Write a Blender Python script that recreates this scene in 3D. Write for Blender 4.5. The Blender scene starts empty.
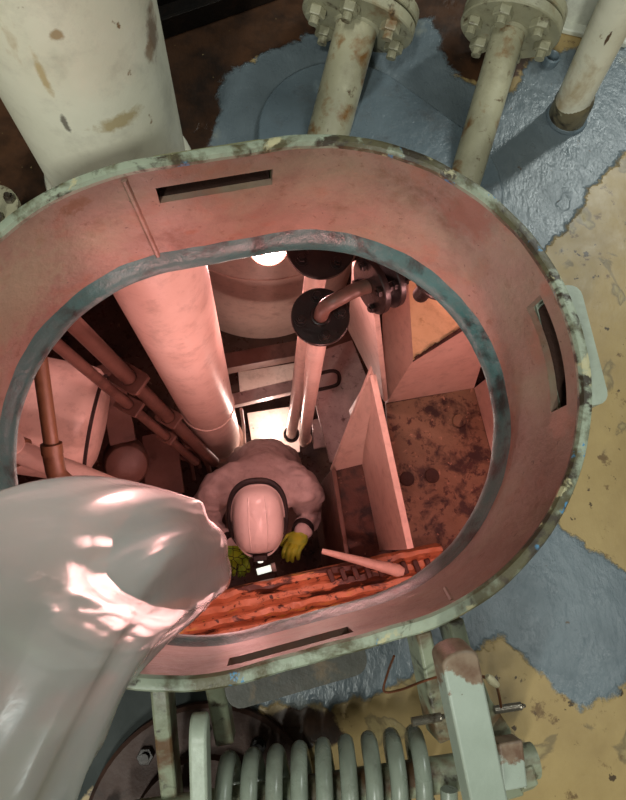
import bpy, bmesh, math, random
import numpy as np
from mathutils import Vector, Matrix, noise as mnoise
random.seed(7)
PI = math.pi
scene = bpy.context.scene
col = scene.collection

# ------------------------------------------------------------------ camera
FPX, NX, NY, ZC = 600.0, 263.2, 556.4, 0.912      # focal length in px, nadir pixel, camera height over deck
_d = Vector((NX - 313, -(NY - 400), -FPX)).normalized()
_Y = (Vector((0, 1, 0)) - _d * _d.y).normalized()
_Z = -_d
_X = _Y.cross(_Z)
CAM_M = Matrix((_X, _Y, _Z))                       # camera -> world
def at(px, py, z):
    """world point at height z seen along the ray of a photo pixel (photo measuring tool)"""
    w = CAM_M @ Vector((px - 313, -(py - 400), -FPX))
    return Vector((w.x, w.y, w.z)) * ((ZC - z) / -w.z) + Vector((0, 0, ZC))
cd = bpy.data.cameras.new('camera'); cam = bpy.data.objects.new('camera', cd); col.objects.link(cam)
cd.sensor_fit = 'HORIZONTAL'; cd.sensor_width = 36.0; cd.lens = FPX / 626 * 36.0; cd.clip_start = 0.01
cam.matrix_world = Matrix.Translation((0, 0, ZC)) @ CAM_M.to_4x4()
scene.camera = cam
scene.view_settings.view_transform = 'Standard'; scene.view_settings.look = 'None'
scene.view_settings.gamma = 1; scene.view_settings.use_curve_mapping = False
scene.view_settings.exposure = 0.0

# ------------------------------------------------------------------ light
world = bpy.data.worlds.new('world'); scene.world = world; world.use_nodes = True
world.node_tree.nodes['Background'].inputs[0].default_value = (0.80, 1.0, 0.92, 1)
world.node_tree.nodes['Background'].inputs[1].default_value = 0.035
def area(name, loc, target, w, h, power, color):
    l = bpy.data.lights.new(name, 'AREA'); l.shape = 'RECTANGLE'; l.size = w; l.size_y = h; l.energy = power; l.color = color
    o = bpy.data.objects.new(name, l); col.objects.link(o); o.location = loc
    o.rotation_euler = (Vector(target) - Vector(loc)).to_track_quat('-Z', 'Y').to_euler()
    return o
def point(name, loc, power, color, r=0.05):
    l = bpy.data.lights.new(name, 'POINT'); l.energy = power; l.color = color; l.shadow_soft_size = r
    o = bpy.data.objects.new(name, l); col.objects.link(o); o.location = loc
    return o
PINK = (1.0, 0.47, 0.44)
area('ceiling_tube_light', (2.0, 2.1, 2.4), (0.2, 0.3, 0), 0.16, 1.2, 34, (0.93, 1.0, 0.95))
area('ceiling_tube_light_b', (-0.55, -0.62, 2.6), (-0.1, 0.5, 0.1), 0.12, 0.5, 24, (0.96, 1.0, 0.92))
area('ceiling_tube_light_d', (-0.9, -2.2, 1.95), (-0.1, 0.6, 0.1), 0.14, 0.8, 46, (0.96, 1.0, 0.92))
area('ceiling_tube_light_c', (1.5, -0.35, 2.5), (0.3, 0.2, 0), 0.16, 1.2, 8, (1.0, 1.0, 0.93))
point('tank_light', (0.22, -0.52, -0.17), 26, PINK, 0.04)
point('tank_fill_right', (0.82, 0.20, -0.20), 15, PINK, 0.04)  # added fill with no fixture; sends pink onto the duct and pipe
point('tank_fill_duct', (-0.17, 0.12, -0.60), 4.2, PINK, 0.10)  # added unseen beneath the duct so its plastic glows pink
point('tank_fill_low', tuple(at(272, 424, -2.42)), 5, (1.0, 0.70, 0.62), 0.03)  # added hidden source that blows out the white floor plate
point('tank_light_back', tuple(at(268, 247, -0.75) + Vector((0.0, -0.03, 0.07))), 21, PINK, 0.04)

# ------------------------------------------------------------------ mesh helpers
class MB:
    def __init__(s): s.v = []; s.f = []
    def add(s, vs, fs):
        b = len(s.v); s.v += [tuple(v) for v in vs]; s.f += [tuple(i + b for i in f) for f in fs]; return s
    def box(s, c, size, R=None):
        c = Vector(c); R = R or Matrix.Identity(3)
        vs = [c + R @ Vector((x * size[0] / 2, y * size[1] / 2, z * size[2] / 2)) for z in (-1, 1) for y in (-1, 1) for x in (-1, 1)]
        return s.add(vs, [(0, 2, 3, 1), (4, 5, 7, 6), (0, 1, 5, 4), (2, 6, 7, 3), (0, 4, 6, 2), (1, 3, 7, 5)])
    def bar(s, a, b, w, h, up=(0, 0, 1)):
        a = Vector(a); b = Vector(b); y = (b - a).normalized(); x = y.cross(Vector(up)).normalized(); z = x.cross(y)
        return s.box((a + b) / 2, (w, (b - a).length, h), Matrix((x, y, z)).transposed())
    def tube(s, pts, r, n=20, caps=True, closed=False):
        pts = [Vector(p) for p in pts]; m = len(pts)
        rs = r if isinstance(r, (list, tuple)) else [r] * m
        t0 = (pts[1] - pts[0]).normalized()
        x = t0.cross(Vector((0, 0, 1)))
        if x.length < 1e-3: x = t0.cross(Vector((0, 1, 0)))
        x.normalize(); vs = []
        for i, p in enumerate(pts):
            if closed: t = pts[(i + 1) % m] - pts[i - 1]
            else: t = pts[min(i + 1, m - 1)] - pts[max(i - 1, 0)]
            t.normalize(); x = (x - t * x.dot(t)).normalized(); y = t.cross(x)
            for k in range(n):
                a = 2 * PI * k / n
                vs.append(p + (x * math.cos(a) + y * math.sin(a)) * rs[i])
        fs = []
        for i in range(m if closed else m - 1):
            j = (i + 1) % m
            for k in range(n):
                l = (k + 1) % n
                fs.append((i * n + k, i * n + l, j * n + l, j * n + k))
        if caps and not closed:
            fs.append(tuple(range(n - 1, -1, -1))); fs.append(tuple((m - 1) * n + k for k in range(n)))
        return s.add(vs, fs)
    def cyl(s, a, b, r, n=24): return s.tube([a, b], r, n)
    def lathe(s, prof, o, axis, n=32, ang0=0.0, loop=False):
        """prof: (radius, height) list, closed loop when both ends have radius>0"""
        o = Vector(o); z = Vector(axis).normalized(); x = z.cross(Vector((0, 0, 1)))
        if x.length < 1e-3: x = Vector((1, 0, 0))
        x.normalize(); y = z.cross(x); vs = []; m = len(prof)
        for (r, h) in prof:
            for k in range(n):
                a = ang0 + 2 * PI * k / n
                vs.append(o + z * h + (x * math.cos(a) + y * math.sin(a)) * r)
        fs = []
        for i in range(m - 1):
            for k in range(n):
                l = (k + 1) % n
                fs.append((i * n + k, i * n + l, (i + 1) * n + l, (i + 1) * n + k))
        if loop: fs += [((m - 1) * n + k, (m - 1) * n + (k + 1) % n, (k + 1) % n, k) for k in range(n)]
        else: fs.append(tuple(range(n - 1, -1, -1))); fs.append(tuple((m - 1) * n + k for k in range(n)))
        return s.add(vs, fs)
    def prism(s, poly, thick):
        """poly: 3-D points in a plane, extruded by vector thick"""
        n = len(poly); poly = [Vector(p) for p in poly]; t = Vector(thick)
        fs = [tuple(range(n - 1, -1, -1)), tuple(range(n, 2 * n))]
        for k in range(n): l = (k + 1) % n; fs.append((k, l, n + l, n + k))
        return s.add(poly + [p + t for p in poly], fs)
    def ball(s, c, r, n=16, R=None):
        c = Vector(c); r = r if isinstance(r, (tuple, list)) else (r, r, r); R = R or Matrix.Identity(3)
        m = n // 2; vs = [c + R @ Vector((0, 0, r[2]))]
        for i in range(1, m):
            t = PI * i / m
            for k in range(n):
                a = 2 * PI * k / n
                vs.append(c + R @ Vector((r[0] * math.sin(t) * math.cos(a), r[1] * math.sin(t) * math.sin(a), r[2] * math.cos(t))))
        vs.append(c + R @ Vector((0, 0, -r[2]))); fs = []
        for k in range(n):
            l = (k + 1) % n
            fs.append((0, 1 + k, 1 + l))
            for i in range(m - 2): fs.append((1 + i * n + k, 1 + (i + 1) * n + k, 1 + (i + 1) * n + l, 1 + i * n + l))
            fs.append((len(vs) - 1, 1 + (m - 2) * n + l, 1 + (m - 2) * n + k))
        return s.add(vs, fs)
    def mesh(s, name):
        me = bpy.data.meshes.new(name); me.from_pydata(s.v, [], s.f); me.validate()
        bm = bmesh.new(); bm.from_mesh(me); bmesh.ops.recalc_face_normals(bm, faces=bm.faces); bm.to_mesh(me); bm.free()
        return me
    def build(s, name, mat, parent=None, bevel=0, smooth=True, ang=35, seg=2):
        me = s.mesh(name)
        if smooth:
            me.shade_smooth(); me.set_sharp_from_angle(angle=math.radians(ang))
        return link(name, me, mat, parent, bevel, seg)
def link(name, me, mat, parent=None, bevel=0, seg=2):
    o = bpy.data.objects.new(name, me); col.objects.link(o)
    if mat: me.materials.append(mat)
    if parent is not None:
        o.parent = parent; o.matrix_parent_inverse = Matrix.Translation(-Vector(parent.location))
    if bevel:
        b = o.modifiers.new('bevel', 'BEVEL'); b.width = bevel; b.segments = seg; b.limit_method = 'ANGLE'; b.angle_limit = math.radians(40)
        b.harden_normals = False
    return o
def tag(o, label=None, cat=None, group=None, kind=None):
    if label: o['label'] = label
    if cat: o['category'] = cat
    if group: o['group'] = group
    if kind: o['kind'] = kind
    return o
def thing(name, loc, label, cat, group=None):
    o = bpy.data.objects.new(name, None); col.objects.link(o); o.location = loc; o.empty_display_size = 0.05
    return tag(o, label, cat, group)
def bez(pts, n=10):
    """Catmull-Rom through the points"""
    P = [Vector(p) for p in pts]; P = [P[0] * 2 - P[1]] + P + [P[-1] * 2 - P[-2]]; out = []
    for i in range(1, len(P) - 2):
        for k in range(n):
            t = k / n; a, b, c, d = P[i - 1], P[i], P[i + 1], P[i + 2]
            out.append(0.5 * ((2 * b) + (c - a) * t + (2 * a - 5 * b + 4 * c - d) * t * t + (3 * b - a - 3 * c + d) * t ** 3))
    out.append(P[-2]); return out

# ------------------------------------------------------------------ materials
def lin(h):
    h = h.lstrip('#'); c = [int(h[i:i + 2], 16) / 255 for i in (0, 2, 4)]
    return tuple(x / 12.92 if x <= 0.04045 else ((x + 0.055) / 1.055) ** 2.4 for x in c) + (1,)
class NT:
    def __init__(s, name):
        s.m = bpy.data.materials.new(name); s.m.use_nodes = True; s.t = s.m.node_tree; s.n = s.t.nodes
        s.b = s.n['Principled BSDF']; s.co = s.n.new('ShaderNodeTexCoord').outputs['Object']
    def link(s, a, b): s.t.links.new(a, b)
    def noise(s, scale, detail=6, rough=0.6, off=0.0, stretch=None, dist=0.0):
        mp = s.n.new('ShaderNodeMapping'); mp.inputs['Location'].default_value = (off, off * 1.7, off * .6)
        if stretch: mp.inputs['Scale'].default_value = stretch
        s.link(s.co, mp.inputs[0])
        t = s.n.new('ShaderNodeTexNoise'); t.inputs['Scale'].default_value = scale; t.inputs['Detail'].default_value = detail
        t.inputs['Roughness'].default_value = rough; t.inputs['Distortion'].default_value = dist
        s.link(mp.outputs[0], t.inputs['Vector']); return t.outputs['Fac']
    def ramp(s, fac, lo, hi):
        r = s.n.new('ShaderNodeMapRange'); r.inputs[1].default_value = lo; r.inputs[2].default_value = hi
        r.clamp = True; s.link(fac, r.inputs[0]); return r.outputs[0]
    def mix(s, fac, a, b):
        x = s.n.new('ShaderNodeMix'); x.data_type = 'RGBA'
        for sock, v in ((x.inputs[6], a), (x.inputs[7], b)):
            if isinstance(v, tuple): sock.default_value = v
            else: s.link(v, sock)
        if isinstance(fac, float): x.inputs[0].default_value = fac
        else: s.link(fac, x.inputs[0])
        return x.outputs[2]
    def math(s, op, a, b=0.0, c=None):
        x = s.n.new('ShaderNodeMath'); x.operation = op
        for i, v in enumerate((a, b, c)):
            if v is None: continue
            if isinstance(v, (int, float)): x.inputs[i].default_value = v
            else: s.link(v, x.inputs[i])
        return x.outputs[0]
    def attr(s, name):
        a = s.n.new('ShaderNodeAttribute'); a.attribute_name = name; return a.outputs['Fac']
    def bump(s, h, strength=0.3, dist=0.01):
        b = s.n.new('ShaderNodeBump'); b.inputs['Strength'].default_value = strength; b.inputs['Distance'].default_value = dist
        s.link(h, b.inputs['Height']); s.link(b.outputs[0], s.b.inputs['Normal'])
    def out(s, c, rough=0.5, metal=0.0, spec=0.5, coat=0.0):
        if isinstance(c, tuple): s.b.inputs['Base Color'].default_value = c
        else: s.link(c, s.b.inputs['Base Color'])
        if isinstance(rough, (int, float)): s.b.inputs['Roughness'].default_value = rough
        else: s.link(rough, s.b.inputs['Roughness'])
        s.b.inputs['Metallic'].default_value = metal; s.b.inputs['Specular IOR Level'].default_value = spec
        s.b.inputs['Coat Weight'].default_value = coat
        return s.m
def paint(name, base, base2=None, chips=(), rough=0.45, bump=0.15, bscale=60, metal=0.0, spec=0.5, mott=8, coat=0.0, grime=0.45, spots=()):
    """worn paint: two-tone mottling plus patches (colour, scale, lo, hi, offset, stretch)"""
    t = NT(name); c = lin(base)
    c = t.mix(t.ramp(t.noise(mott, 5, 0.6, 3.1), 0.35, 0.68), c, lin(base2 or base))
    for ch in chips:
        cc, sc, lo, hi, off = ch[:5]; st = ch[5] if len(ch) > 5 else None
        c = t.mix(t.ramp(t.noise(sc, 8, 0.62, off, st, 0.3), lo, hi), c, lin(cc))
    g = t.ramp(t.noise(mott * 2.7, 9, 0.72, 17.0), .50, .80)
    c = t.mix(t.math('MULTIPLY', g, grime), c, lin('#4a3626'))
    for (pc, rx, scl, cc) in spots:
        sb = t.n.new('ShaderNodeVectorMath'); sb.operation = 'SUBTRACT'; t.link(t.co, sb.inputs[0]); sb.inputs[1].default_value = tuple(pc)
        ml = t.n.new('ShaderNodeVectorMath'); ml.operation = 'MULTIPLY'; t.link(sb.outputs[0], ml.inputs[0]); ml.inputs[1].default_value = scl
        ln = t.n.new('ShaderNodeVectorMath'); ln.operation = 'LENGTH'; t.link(ml.outputs[0], ln.inputs[0])
        dd = t.math('ADD', ln.outputs['Value'], t.math('MULTIPLY', t.math('SUBTRACT', t.noise(55, 6, .65, 2.2), .5), rx * 2.2))
        c = t.mix(t.math('MULTIPLY', t.ramp(dd, rx, rx * .45), .8), c, lin(cc))
    n = t.noise(bscale, 5, 0.65, 9.0)
    t.bump(n, bump, 0.004)
    r = t.math('ADD', t.math('MULTIPLY', t.noise(25, 4, 0.6, 5.0), 0.3), rough - 0.15)
    return t.out(c, r, metal, spec, coat)
M = {}
def cyl_hit(px, py, c=(-.24, .636), r=.113):
    a = Vector((0, 0, ZC)); d = (at(px, py, 0) - a); ox, oy = -c[0], -c[1]
    A = d.x ** 2 + d.y ** 2; B = 2 * (ox * d.x + oy * d.y); C = ox * ox + oy * oy - r * r; D = max(B * B - 4 * A * C, 0)
    return a + d * ((-B - D ** .5) / (2 * A))
M['rim'] = paint('rim_paint', '#a0a994', '#87907d', [('#57523a', 11, .46, .54, 2.0), ('#4a86ad', 34, .635, .66, 8.0), ('#3b3226', 22, .54, .60, 5.0), ('#b9b28c', 20, .60, .64, 15.0)], 0.42, 0.35, 80)
M['lip'] = paint('lip_paint', '#33605f', '#457474', [('#22302f', 20, .52, .66, 2.0), ('#7d8f92', 40, .66, .75, 6.0)], 0.34, 0.5, 55)
M['pale_green'] = paint('pale_green_paint', '#a9b3a2', '#979f8f', [('#6d5a40', 16, .62, .70, 3.0), ('#4d4638', 48, .68, .74, 9.0)], 0.42, 0.2, 70)
M['olive'] = paint('olive_paint', '#8b8a66', '#7a7a5a', [('#5a4a30', 18, .56, .66, 3.0)], 0.5, 0.3, 70)
M['arm_paint'] = paint('arm_paint', '#8d937c', '#757a64', [('#5f4630', 14, .48, .62, 6.0), ('#3c342a', 40, .58, .68, 1.0)], 0.45, 0.25, 70)
M['bar_paint'] = paint('bar_paint', '#a2b3a2', '#94a593', [('#6b5a44', 30, .66, .72, 6.0)], 0.5, 0.2, 60)
M['bar_rust'] = paint('bar_end_rust', '#6b4d3e', '#82614f', [('#3d2b22', 24, .55, .7, 2.0)], 0.6, 0.4, 60)
M['spring'] = paint('spring_paint', '#8e9688', '#81897b', [('#7c6a48', 24, .64, .72, 3.0), ('#54503f', 60, .70, .76, 8.0)], 0.30, 0.12, 60)
M['cream_pipe'] = paint('cream_pipe_paint', '#e8e4d0', '#dcd8c2', [('#a98a58', 10, .60, .74, 2.4, (1, 1, .6)), ('#8a6a44', 36, .68, .73, 6.0), ('#6b3f26', 5.5, .715, .73, 21.0), ('#5b4330', 30, .72, .75, 14.0, (1, 1, .25))], 0.35, 0.12, 50, grime=.3, spots=[(cyl_hit(153, 30), .020, (1, 1, .55), '#6e4a32'), (cyl_hit(150, 52), .012, (1, 1, .7), '#8a6b4e'), (cyl_hit(66, 125), .010, (2.2, 1, .55), '#4a4038'), (cyl_hit(120, 122), .030, (.6, 1, 2.2), '#b09a6c'), (cyl_hit(58, 35), .008, (1, 1, 1), '#9a7c50'), (cyl_hit(42, 75), .018, (3, 1, .5), '#b8a070')])
M['stub_pipe'] = paint('stub_pipe_paint', '#b9b498', '#a8a388', [('#8a6236', 20, .53, .66, 2.0), ('#5c4630', 44, .60, .68, 5.0), ('#bdb99c', 16, .62, .7, 9.0)], 0.36, 0.25, 60)
M['flange_paint'] = paint('flange_paint', '#aaa68c', '#949076', [('#7d5a36', 16, .57, .72, 2.0), ('#4a3a28', 40, .58, .68, 5.0)], 0.45, 0.25, 60)
M['pocket_shade'] = paint('shaded_pocket_paint', '#37362c', '#2c2a22', [('#5a4a34', 18, .58, .68, 3.0)], 0.55, 0.3, 60)  # bottom pocket's paint darkened for the shade at the lower left
M['dark_steel'] = paint('dark_steel', '#1c1816', '#28211d', [('#4a3024', 20, .6, .75, 2.0)], 0.4, 0.3, 60, 0.4)
M['black_flange'] = paint('black_flange', '#171211', '#201817', [('#4b3028', 26, .66, .82, 2.0)], 0.34, 0.3, 60, 0.2)
M['bare_steel'] = paint('bare_steel', '#8b8478', '#6f675b', [('#4a3a2c', 40, .58, .7, 2.0)], 0.3, 0.2, 60, 0.7)
M['rust_disc'] = paint('rust_disc', '#40261b', '#331d15', [('#20120d', 18, .55, .7, 3.0)], 0.65, 0.4, 60)  # rust brown, taken darker for the lower-left shade
M['white_box'] = paint('white_box', '#cfd0c2', '#bfc0b0', [('#8f7a58', 14, .62, .72, 4.0)], 0.45, 0.2, 50)
M['doubler'] = paint('blue_grey_plate', '#6c7a82', '#616e76', [('#5a656c', 30, .6, .7, 2.0), ('#8d9aa0', 14, .6, .75, 5.0)], 0.30, 0.5, 45)
# interior
M['tank_white'] = paint('tank_white', '#d9c8bd', '#cdb9ad', [('#9c7a6c', 12, .66, .78, 2.0), ('#6a4638', 46, .72, .76, 5.0, (1, 1, .35))], 0.34, 0.15, 45)
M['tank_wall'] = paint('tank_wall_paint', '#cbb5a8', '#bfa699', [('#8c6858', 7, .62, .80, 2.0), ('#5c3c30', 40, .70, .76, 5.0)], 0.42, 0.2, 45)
M['tank_dim'] = paint('tank_dim_paint', '#6e544a', '#5c443c', [('#33211c', 8, .55, .75, 2.0)], 0.45, 0.3, 45)  # darker tank paint; shade of the unlit left fittings is in its colour
M['tank_black'] = paint('tank_shade_black', '#2e2422', '#241b1a', [], 0.6, 0.3, 40)  # unlit dark of the far walls put into the colour
M['cream_lit_wall'] = paint('cream_lit_wall', '#c9b48c', '#bda67e', [('#8f7448', 20, .62, .75, 2.0)], 0.40, 0.7, 42)  # yellow of the light from above put into the plate's colour
M['cell_floor'] = paint('cell_rust', '#6f5842', '#7a634c', [('#2a1712', 11, .50, .62, 2.0), ('#3a2019', 28, .56, .64, 6.0), ('#9c7a62', 34, .62, .70, 11.0)], 0.55, 0.7, 40)
M['cell_floor_dark'] = paint('cell_rust_dark', '#4a2c22', '#5c3a2c', [('#1d0f0b', 12, .48, .62, 2.0), ('#8a6450', 34, .64, .70, 11.0)], 0.5, 0.7, 40)
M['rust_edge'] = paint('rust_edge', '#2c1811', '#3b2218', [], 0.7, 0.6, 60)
M['brown_pipe'] = paint('brown_pipe', '#72583f', '#644a34', [('#4a3020', 16, .55, .7, 2.0)], 0.45, 0.3, 50)
M['bilge'] = paint('bilge_floor', '#4a3a34', '#38291f', [('#1c120f', 6, .50, .66, 2.0), ('#7c685e', 18, .64, .7, 4.0)], 0.30, 0.3, 30)  # unlit left floor's dark put into the colour; pale plates carry the bright part
M['bilge_plate'] = paint('bilge_plate', '#dccfc4', '#d0c0b4', [('#7a5a4a', 14, .64, .74, 4.0)], 0.25, 0.2, 30)
M['grey_plate'] = paint('grey_plate', '#b5aaa6', '#9c918e', [('#b06a42', 7, .62, .70, 7.0), ('#57494a', 30, .58, .7, 2.0)], 0.32, 0.5, 40)
M['rusty_beam'] = paint('peeling_red_paint', '#bd8360', '#b37350', [('#4a2a1c', 12, .53, .56, 2.0, (.35, 1, 1)), ('#c09a4e', 14, .62, .66, 8.0, (.4, 1, 1)), ('#3a2018', 36, .58, .64, 5.0)], 0.42, 0.5, 35)
M['beam_dark'] = paint('beam_dark_rust', '#4c2a1c', '#3a1e15', [('#a05c38', 16, .60, .68, 2.0)], 0.6, 0.6, 35)
M['cloth'] = paint('grey_white_coverall', '#c2b9b6', '#b0a6a3', [('#877a77', 9, .62, .80, 2.0)], 0.85, 0.25, 120, spec=0.2)
M['skin'] = paint('skin', '#b98f78', '#b08570', [], 0.5, 0.05, 60)
M['helmet'] = paint('white_helmet', '#d8d2cd', '#cfc8c3', [('#9a8c86', 30, .70, .76, 4.0)], 0.32, 0.03, 60, coat=0.2, grime=.1)
M['black'] = paint('black_rubber', '#161414', '#1d1a1a', [], 0.6, 0.2, 80)
M['copper'] = paint('copper_wire', '#7a4a32', '#6a3e2a', [], 0.35, 0.1, 80, 0.6)
M['tape'] = paint('pale_tape', '#c6bd9c', '#b8ae8c', [], 0.5, 0.1, 80)
def glove_mat():
    t = NT('green_glove'); v = t.n.new('ShaderNodeTexVoronoi'); v.feature = 'DISTANCE_TO_EDGE'; v.inputs['Scale'].default_value = 30
    t.link(t.co, v.inputs['Vector'])
    c = t.mix(t.ramp(t.noise(20, 3), 0.35, 0.7), lin('#8fb020'), lin('#5c9a2c'))
    c = t.mix(t.ramp(v.outputs['Distance'], 0.05, 0.03), c, lin('#15180e'))
    t.bump(t.noise(150, 3), 0.3, 0.002); return t.out(c, 0.6)
M['glove'] = glove_mat()
def glove_mat2():
    t = NT('yellow_green_glove')
    c = t.mix(t.ramp(t.noise(30, 4), 0.35, 0.7), lin('#a8b428'), lin('#7d9a30'))
    t.bump(t.noise(150, 3), 0.4, 0.002); return t.out(c, 0.6)
M['glove_b'] = glove_mat2()
def emit(name, c, s):
    t = NT(name); t.b.inputs['Emission Color'].default_value = c; t.b.inputs['Emission Strength'].default_value = s
    return t.out((.8, .8, .8, 1), 0.4)
M['lamp_glow'] = emit('lamp_glow', (1, .86, .80, 1), 1.5)
M['torch_glow'] = emit('torch_glow', (.9, 1, .86, 1), 1.0)
def plastic():
    t = NT('translucent_plastic'); n = t.n; t.n.remove(t.b)
    df = n.new('ShaderNodeBsdfDiffuse'); df.inputs[0].default_value = (.42, .52, .49, 1)
    tl = n.new('ShaderNodeBsdfTranslucent'); tl.inputs[0].default_value = (.95, .95, .93, 1)
    tr = n.new('ShaderNodeBsdfTransparent'); tr.inputs[0].default_value = (.95, .97, .96, 1)
    gl = n.new('ShaderNodeBsdfGlossy'); gl.inputs['Roughness'].default_value = 0.24
    bp = n.new('ShaderNodeBump'); bp.inputs['Strength'].default_value = 0.12; bp.inputs['Distance'].default_value = 0.006
    t.link(t.noise(26, 4, 0.5, 2.0, (1, 1, 1), 0.8), bp.inputs['Height'])
    for s in (gl, df): t.link(bp.outputs[0], s.inputs['Normal'])
    fr = n.new('ShaderNodeFresnel'); fr.inputs[0].default_value = 1.5; t.link(bp.outputs[0], fr.inputs['Normal'])
    def mx(f, a, b):
        m = n.new('ShaderNodeMixShader')
        if isinstance(f, float): m.inputs[0].default_value = f
        else: t.link(f, m.inputs[0])
        t.link(a.outputs[0], m.inputs[1]); t.link(b.outputs[0], m.inputs[2]); return m
    body = mx(0.72, df, tl); body = mx(0.30, body, tr)
    fin = mx(t.math('MULTIPLY', fr.outputs[0], 1.0), body, gl)
    t.link(fin.outputs[0], n['Material Output'].inputs[0]); return t.m
M['plastic'] = plastic()

# ------------------------------------------------------------------ hatch outline (stadium 0.77 x 0.60 m)
HC = Vector((0.001, 0.200, 0)); HA = 0.221; HL = 0.085; HH = 0.248
HX = Vector((math.cos(HA), math.sin(HA), 0)); HY = Vector((-math.sin(HA), math.cos(HA), 0))
def sd(x, y):
    """signed distance to the stadium's spine line"""
    qx = (x - HC.x) * HX.x + (y - HC.y) * HX.y; qy = (x - HC.x) * HY.x + (y - HC.y) * HY.y
    return np.hypot(np.maximum(np.abs(qx) - HL, 0), qy)
NS = 160
def outline(n=NS):
    """(spine point, outward normal) around the stadium"""
    R = 0.3; per = 4 * HL + 2 * PI * R; out = []
    for i in range(n):
        s = per * i / n
        if s < PI * R: a = s / R - PI / 2; c = HL; nx, ny = math.cos(a), math.sin(a)
        elif s < PI * R + 2 * HL: c = HL - (s - PI * R); nx, ny = 0, 1
        elif s < 2 * PI * R + 2 * HL: a = (s - PI * R - 2 * HL) / R + PI / 2; c = -HL; nx, ny = math.cos(a), math.sin(a)
        else: c = -HL + (s - 2 * PI * R - 2 * HL); nx, ny = 0, -1
        out.append((HC + HX * c, HX * nx + HY * ny))
    return out
def ring(prof, n=NS, jit=0.0):
    """closed profile [(radius, z)] swept around the stadium"""
    mb = MB(); vs = []; m = len(prof)
    for (c, nn) in outline(n):
        for (r, z) in prof:
            p = c + nn * r + Vector((0, 0, z))
            if jit: p += nn * (mnoise.noise(p * 25) * jit) + Vector((0, 0, mnoise.noise(p * 22 + Vector((5, 0, 0))) * jit))
            vs.append(p)
    fs = [(i * m + k, i * m + (k + 1) % m, ((i + 1) % n) * m + (k + 1) % m, ((i + 1) % n) * m + k) for i in range(n) for k in range(m)]
    return mb.add(vs, fs)
def wall_hit(px, py, r=0.298):
    """point of the coaming's inner wall seen at a photo pixel, with its outward normal"""
    best = None
    for i in range(400):
        z = HH * i / 399; p = at(px, py, z); e = abs(float(sd(p.x, p.y)) - r)
        if best is None or e < best[0]: best = (e, p)
    p = best[1]; qx = max(-HL, min(HL, (p - HC).dot(HX))); c = HC + HX * qx; c.z = p.z
    return p, (p - c).normalized()

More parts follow.
